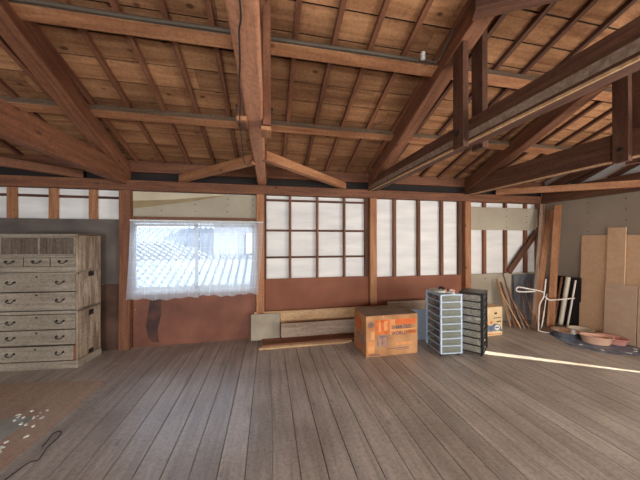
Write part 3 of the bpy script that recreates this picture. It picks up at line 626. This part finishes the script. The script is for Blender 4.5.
# ---------------------------------------------------------------- drawer towers
def tower(label, loc, rz, wd, dp, ht, nd, fm, dm, jm, label2, side):
    t = thing('drawer_tower', label, 'drawer unit', loc, rz, None)
    b0 = .035; pw = .034 if fm == 'black' else .022
    bm = bm_new()
    for sx_ in (-1, 1):
        for sy in (-1, 1): bx(bm, sx_*wd/2-(pw if sx_ > 0 else 0), sx_*wd/2+(0 if sx_ > 0 else pw), sy*dp/2-(pw if sy > 0 else 0), sy*dp/2+(0 if sy > 0 else pw), b0, ht)
    st = (ht-b0-.012)/nd
    for i in range(nd+1):
        z = b0+i*st
        for sx_ in (-1, 1): bx(bm, sx_*wd/2-(.012 if sx_ > 0 else 0), sx_*wd/2+(0 if sx_ > 0 else .012), -dp/2, dp/2, z, z+.012)
        bx(bm, -wd/2, wd/2, -dp/2-.003, -dp/2+.012, z-.001, z+.013); bx(bm, -wd/2, wd/2, dp/2-.012, dp/2, z, z+.010)
    obj('frame', bm, fm, t, .002)
    if fm == 'black':
        bm = bm_new(); bx(bm, -wd/2-.004, wd/2+.004, -dp/2-.004, dp/2+.004, ht, ht+.014); obj('top_panel', bm, fm, t, .003)
    else:
        bm = bm_new(); bx(bm, -wd/2+.012, wd/2-.012, -dp/2+.012, dp/2-.012, ht-.03, ht-.022); obj('top_panel', bm, fm, t, .003)
    for sx_ in (-1, 1):
        for sy in (-1, 1):
            bm = bm_new(); bmesh.ops.create_cone(bm, cap_ends=True, segments=14, radius1=.018, radius2=.018, depth=.02, matrix=Matrix.Rotation(math.pi/2, 4, 'Y'))
            obj('caster', bm, 'black', t, loc=(sx_*(wd/2-.03), sy*(dp/2-.03), .018))
    rr = random.Random(len(label))
    for i in range(nd):
        z0 = b0+i*st+.014; z1 = b0+(i+1)*st-.006
        bm = bm_new(); th = .003; x0, x1, y0, y1 = -wd/2+.024, wd/2-.024, -dp/2+.002, dp/2-.014
        bx(bm, x0, x1, y0, y0+th, z0, z1); bx(bm, x0, x1, y1-th, y1, z0, z1-.006)
        x0, x1 = -wd/2+.014, wd/2-.014
        bx(bm, x0, x0+th, y0+.02, y1, z0, z1-.006); bx(bm, x1-th, x1, y0+.02, y1, z0, z1-.006); bx(bm, x0, x1, y0+.02, y1, z0, z0+th)
        d = obj('drawer', bm, dm, t); d.data.materials.append(M['drawer_side'])
        for k_, f_ in enumerate(d.data.polygons):
            if k_ >= 12: f_.material_index = 1
        bm = bm_new(); bx(bm, -wd*.22, wd*.22, -dp/2-.010, -dp/2+.004, z0+.012, z0+.018); obj('drawer_handle', bm, dm, d)
        bm = bm_new()
        for q in range(rr.randint(9, 14)):
            cx, cy = rr.uniform(-wd/2+.05, wd/2-.05), rr.uniform(-dp/2+.03, dp/2-.05); s = rr.uniform(.016, .032); hz = rr.uniform(.35, .8)*(z1-z0)
            bx(bm, -s, s, -s*.8, s*.8, 0, hz-.008, Matrix.Translation((cx, cy, z0+.005)) @ Matrix.Rotation(rr.random()*3, 4, 'Z'))
        o = obj('drawer_contents', bm, jm[i % len(jm)], d); o['kind'] = 'stuff'
    return t
tw = tower('tall light grey plastic drawer tower with eight clear drawers, scraps on its top', (4.285, -.92, 0), -.09, .30, .37, .80, 8, 'towerblue', 'drawer_pale', ['junkdark', 'junkpale', 'junkblk'], '', 1)
tower('tall black plastic drawer tower with smoky drawers, right of the light grey one', (4.683, -1.01, 0), -math.radians(52), .28, .33, .80, 8, 'black', 'drawer_smoke', ['junkpale', 'cream', 'junkpale', 'junkdark', 'white', 'junkpale'], '', 1)
lbs = ['pale scrap lying rearmost on the light grey drawer tower', 'dark plum scrap lying on the light grey drawer tower', 'greenish white scrap at the left of the light grey tower top', 'peach scrap in the middle of the light grey tower top',
       'white scrap at the front right of the light grey tower top', 'orange pink scrap at the right of the light grey tower top', 'black scrap among the pale ones on the light grey tower top']
cols = [hexc(206, 200, 190), hexc(70, 50, 58), hexc(206, 212, 200), hexc(214, 172, 142), hexc(230, 226, 220), hexc(208, 150, 118), hexc(34, 30, 30)]
spots_ = [(-.06, .10), (.03, .09), (-.08, -.06), (-.01, -.05), (.04, -.11), (.09, -.03), (.02, .05)]
for i, (lb, c, (sx_, sy_)) in enumerate(zip(lbs, cols, spots_)):
    bm = bm_new(); bmesh.ops.create_icosphere(bm, subdivisions=3, radius=.042); rr = random.Random(i)
    ph = [rr.uniform(0, 6) for _ in range(4)]
    for v in bm.verts:
        c_ = v.co.copy(); k_ = 1+.28*math.sin(90*c_.x+ph[0])+.22*math.sin(110*c_.y+ph[1])+.2*math.sin(80*c_.z+ph[2]); v.co = Vector((c_.x*k_*1.15, c_.y*k_, max(-.018, c_.z*k_*.75)))
    o = obj('scrap', bm, mottled('scrap_colour_%d' % i, tuple(q*.8 for q in c[:3])+(1,), c, 18, .6), smooth=True)
    cs, sn = math.cos(-.09), math.sin(-.09)
    o.location = (4.285+sx_*cs-sy_*sn, -.92+sx_*sn+sy_*cs, .778+.032); tag(o, lb, 'scrap', 'scraps on the light grey drawer tower')

# printed carton
t = thing('carton', 'pale upright carton with dark print and a grey machine picture, right of the black tower', 'box', (5.40, -.50, 0), .04)
bm = bm_new(); bx(bm, -.185, .185, -.10, .10, 0, .45); obj('carton_body', bm, 'carton', t, .003)
F = -.1012
def ink2(m, x0, x1, z0, z1): return ink(t, m, x0, x1, z0, z1)
ink2('black', .03, .085, .335, .362); 
for x in range(4): ink2('ink_b', .02+x*.036, .045+x*.036, .268, .285)
for x in range(3): ink2('black', .075+x*.03, .098+x*.03, .205, .228)
ink2('ink_o', -.05, -.01, .19, .23)
bm = bm_new(); prism(bm, [(-.15, .07), (.16, .07), (.165, .12), (.12, .17), (.03, .19), (-.02, .16), (-.15, .19)], .001, Matrix(((1, 0, 0, 0), (0, 0, -1, -.1005), (0, 1, 0, 0), (0, 0, 0, 1)))); obj('machine_picture', bm, 'bluesheet', t)
F -= .001
bm = bm_new(); prism(bm, [(.085+.05*math.cos(a), .125+.042*math.sin(a)) for a in [2*math.pi*q/20 for q in range(20)]], .001, Matrix(((1, 0, 0, 0), (0, 0, -1, -.1018), (0, 1, 0, 0), (0, 0, 0, 1)))); obj('white_disc_print', bm, 'white', t)
F -= .001
ink2('black', .05, .115, .118, .135); ink2('black', .145, .175, .062, .085); ink2('ink_o', -.17, .17, .02, .03)

# ---------------------------------------------------------------- corner: planks, sticks, frame
def lean(name, m, A, B, wd, th, lb, cat='plank', up=(0, 1, 0), grp=None):
    return tag(timber(name, m, A, B, wd, th, up=up, bevel=.002), lb, cat, grp)
lean('leaning_plank', 'greywood', (6.36, -.45, .01), (7.0, -.11, 2.18), .05, .02, 'tall thin greyish plank leaning into the corner, leftmost of the three long ones', up=(.8, .6, 0))
lean('leaning_plank', 'post', (6.50, -.36, .012), (7.09, -.20, 2.06), .085, .03, 'tall orange brown plank leaning right in the corner, middle of the three long ones', up=(.8, .6, 0))
lean('leaning_plank', 'post', (6.69, -.48, .012), (7.04, -.355, 2.13), .10, .035, 'wide orange knotted plank standing in the corner, rightmost of the three long ones', up=(.8, .6, 0))
slab('dark_board', mottled('slate_board', hexc(88, 90, 96), hexc(112, 112, 116), 2, .8), 6.42, 6.98, -.06, -.045, .0, .86, 'slate grey board standing against the plasterboard behind the sticks', rx=-.03)
slab('dark_board', 'blackgap', 7.09, 7.11, -.66, -.30, 0, .86, 'dark board standing behind the pale rolled tubes')
for i, (A, B, wd, th, m, lb) in enumerate((
    ((6.07, -.30, .005), (6.02, -.07, .80), .03, .012, 'post', 'short thin stick at the far left of the stick bundle'),
    ((6.11, -.36, .005), (6.11, -.07, .74), .035, .012, 'timber', 'second stick from the left of the bundle, reddish'),
    ((6.15, -.42, .005), (6.06, -.10, .60), .02, .012, 'palewood', 'short pale stick in front of the left of the bundle'),
    ((6.19, -.33, .005), (6.14, -.09, .90), .022, .012, 'timber', 'tallest thin stick at the left of the bundle'),
    ((6.20, -.44, .005), (6.20, -.10, .66), .02, .015, 'greywood', 'grey stick in the middle of the bundle'),
    ((6.24, -.36, .005), (6.24, -.10, .62), .03, .012, 'timber', 'reddish stick in the middle of the bundle'),
    ((6.28, -.46, .005), (6.20, -.17, .50), .02, .012, 'post', 'short orange stick in the middle of the bundle'),
    ((6.31, -.40, .005), (6.50, -.10, .64), .016, .012, 'timber', 'thin stick leaning right at the foot of the slate board'),
    ((6.335, -.50, .005), (6.56, -.11, .70), .014, .012, 'greywood', 'thin grey stick leaning right in front of the slate board'),
    ((6.33, -.56, .005), (6.66, -.13, .74), .012, .012, 'timber', 'thin long stick leaning right towards the tall planks'),
    ((6.27, -.60, .005), (6.45, -.30, .40), .012, .012, 'post', 'short thin stick leaning low to the right'))):
    lean('thin_stick', m, A, B, wd, th, lb, 'stick', grp='thin sticks leaning in the corner')
for i, (A, B, r, m, lb) in enumerate((
    ((6.93, -.46, .0), (7.055, -.50, .86), .034, 'cream', 'thick cream rolled tube leaning on the right wall'),
    ((6.93, -.565, .0), (7.06, -.605, .82), .014, 'tube', 'thin white pole leaning beside the thick cream tube'),
    ((6.86, -.40, .0), (7.03, -.42, .85), .018, 'timber', 'dark reddish rod leaning left of the thick cream tube'),
    ((6.83, -.335, .0), (7.0, -.25, .83), .016, 'greywood', 'grey rod leaning between the orange plank and the cream tube'))):
    A, B = Vector(A), Vector(B); dd = (B-A).normalized(); bm = bm_new(); A = A + Vector((0, 0, r*.6)); tube(bm, [A, B], r, 16)
    tag(obj('leaning_rod', bm, m, smooth=False), lb, 'rod', 'rods leaning on the right wall')
bm = bm_new()
fr = thing('tube_frame', 'bent white tube frame standing on the floor in front of the leaning planks', 'frame', (6.3, -.62, 0))
def lt(name, pts, r=.011):
    bm = bm_new(); tube(bm, smooth_path([Vector(p)-Vector((6.3, -.62, 0)) for p in pts], 5), r, 10); return obj(name, bm, 'tube', fr, smooth=True)
lt('leg_tube', [(6.44, -.60, .86), (6.415, -.60, .68), (6.385, -.60, .56), (6.315, -.60, .45), (6.295, -.60, .30), (6.285, -.60, .06), (6.30, -.61, .015), (6.38, -.70, .012)])
lt('arm_tube', [(6.40, -.60, .60), (6.36, -.60, .655), (6.10, -.60, .71), (5.90, -.60, .745), (5.855, -.60, .72), (5.86, -.60, .685), (5.95, -.60, .668), (6.22, -.60, .665)])
lt('arm_tube', [(6.39, -.60, .585), (6.44, -.60, .555), (6.50, -.60, .515), (6.60, -.62, .513), (6.95, -.66, .535)])
lt('brace_rod', [(6.34, -.60, .05), (6.44, -.60, .52)], .006); lt('brace_rod', [(6.36, -.60, .08), (6.46, -.60, .62)], .006)

# plywood sheets on the right wall
def ply(y0, y1, h, lb, xb, xt, m='ply'):
    ang = math.atan((xt-xb)/h)
    o = box('plywood_sheet', m, -.006, .006, y0, y1, 0, h/math.cos(ang), None, .001); 
    o.location = ((xb+xt)/2, (y0+y1)/2, h/2+.001); o.rotation_euler = (0, ang, 0); return tag(o, lb, 'plywood', 'plywood sheets leaning on the right wall')
ply(-1.03, -.64, 1.58, 'leftmost tall plywood sheet leaning on the right wall beside the cream tube', 7.075, 7.148)
ply(-1.20, -.99, 1.69, 'narrow tallest plywood strip leaning on the right wall between two sheets', 7.045, 7.13)
ply(-1.95, -1.19, 1.575, 'rightmost wide plywood sheet leaning on the right wall at the picture edge', 7.075, 7.148)
M['ply2'] = wood('paler_plywood', hexc(198, 170, 144), hexc(212, 186, 160), 'X', False, .05, .6, None, 0, .5, .3, .04, speck=.12)  # for separate low sheets added to make the lower plywood band paler
ply(-1.35, -.995, .84, 'added low paler plywood sheet in front of the narrow strip', 7.02, 7.066, 'ply2')
ply(-1.95, -1.36, .83, 'added low paler plywood sheet in front of the rightmost sheet', 7.02, 7.066, 'ply2')

# blue grey sheet and bowls
bm = bm_new(); poly = [(6.36, -.68), (6.25, -.92), (6.16, -1.13), (6.25, -1.33), (6.42, -1.50), (6.75, -1.60), (6.98, -1.56), (6.99, -1.2), (6.97, -.78), (6.7, -.66)]
nn = []
for i in range(len(poly)):
    a, b_ = Vector(poly[i]+(0,)), Vector(poly[(i+1) % len(poly)]+(0,))
    for q in range(4): p_ = a.lerp(b_, q/4); nn.append((p_.x+random.uniform(-.008, .008), p_.y+random.uniform(-.008, .008)))
prism(bm, nn, .004, Matrix.Translation((0, 0, .0012)))
tag(obj('vinyl_sheet', bm, 'bluesheet'), 'crumpled blue grey vinyl sheet on the floor under the bowls', 'sheet')
def bowl(name, loc, prof, m, lb, sxy=(1, 1), rz=0):
    bm = bm_new(); lathe(bm, prof, 48, sxy); o = obj(name, bm, m, smooth=True, loc=loc, rot=(0, 0, rz)); return tag(o, lb, 'bowl')
bowl('steel_basin', (6.49, -.85, .0062), [(0, 0), (.14, 0), (.155, .012), (.165, .085), (.178, .09), (.178, .093), (.162, .092), (.150, .016), (.135, .008), (0, .008)], 'steel', 'round stainless steel basin on the blue grey sheet')
bowl('oval_tub', (6.60, -1.16, .0062), [(0, 0), (.13, 0), (.145, .015), (.17, .105), (.185, .108), (.185, .112), (.163, .110), (.14, .02), (.128, .008), (0, .008)], 'pink', 'pale pink oval tub in front on the blue grey sheet', (1, .62), -.75)
bowl('oval_tub', (6.84, -1.19, .0062), [(0, 0), (.13, 0), (.145, .015), (.165, .085), (.18, .088), (.18, .092), (.158, .090), (.14, .02), (.128, .008), (0, .008)], 'rosy', 'rose oval tub behind the pale pink one', (1, .62), -1.2)
bowl('round_bowl', (6.83, -.82, .0062), [(0, 0), (.10, 0), (.12, .015), (.16, .075), (.17, .078), (.17, .082), (.155, .08), (.115, .02), (.10, .008), (0, .008)], 'cream', 'cream round bowl behind the steel basin', (1, .9))
for i, (x, y) in enumerate(((6.33, -1.15), (6.40, -1.35), (6.62, -1.50), (6.78, -1.47), (6.88, -1.42))):
    bm = bm_new(); prism(bm, [(.03*math.cos(a)*random.uniform(.6, 1.3), .018*math.sin(a)*random.uniform(.6, 1.3)) for a in [2*math.pi*q/6 for q in range(6)]], .004, Matrix.Identity(4))
    tag(obj('plastic_shard', bm, 'ceramic', loc=(x, y, .0055), rot=(0, 0, i)), ('white shard nearest the steel basin on the vinyl sheet', 'white shard left of the pink tub on the vinyl sheet', 'white shard at the front of the vinyl sheet', 'white shard in front of the rose tub', 'white shard near the plywood on the vinyl sheet')[i], 'shard', 'white shards on the vinyl sheet')

# ---------------------------------------------------------------- wiring in the roof
bm = bm_new(); tube(bm, [(x*.1, -1.895, 3.150+.004*math.sin(x*.5)) for x in range(-40, 34)], .015, 8)
tag(obj('conduit_pipe', bm, 'pipe', smooth=True), 'grey conduit pipe running along the upper roof purlin', 'pipe')
bm = bm_new(); lathe(bm, [(0, -.03), (.02, -.03), (.022, -.012), (.016, -.006), (.022, 0), (.022, .03), (.014, .04), (0, .04)], 20)
tag(obj('ceramic_insulator', bm, 'ceramic', smooth=True, loc=(3.325, -1.93, 3.165)), 'white ceramic cable knob at the right end of the grey conduit pipe', 'insulator')
bm = bm_new(); tube(bm, smooth_path([(3.345, -1.93, 3.15), (3.42, -1.93, 3.13), (3.47, -1.95, 3.14), (3.49, -2.03, 3.22), (3.50, -2.12, 3.30)]), .006, 8)
tag(obj('cable', bm, 'pipe', smooth=True), 'short grey cable rising from the white ceramic knob', 'cable')
bm = bm_new(); tube(bm, smooth_path([(1.845, -3.6, 2.338), (1.853, -3.081, 2.338), (1.835, -2.945, 2.338), (1.82, -2.767, 2.338), (1.80, -2.608, 2.338), (1.785, -2.40, 2.335), (1.765, -2.25, 2.30), (1.74, -1.9, 2.32), (1.735, -1.75, 2.28), (1.735, -1.6, 2.22), (1.75, -1.4, 2.24), (1.79, -1.3, 2.34)]), .004, 6)
tag(obj('cable', bm, 'wire', smooth=True), 'thin dark cable along the underside of the central tie beam', 'cable')
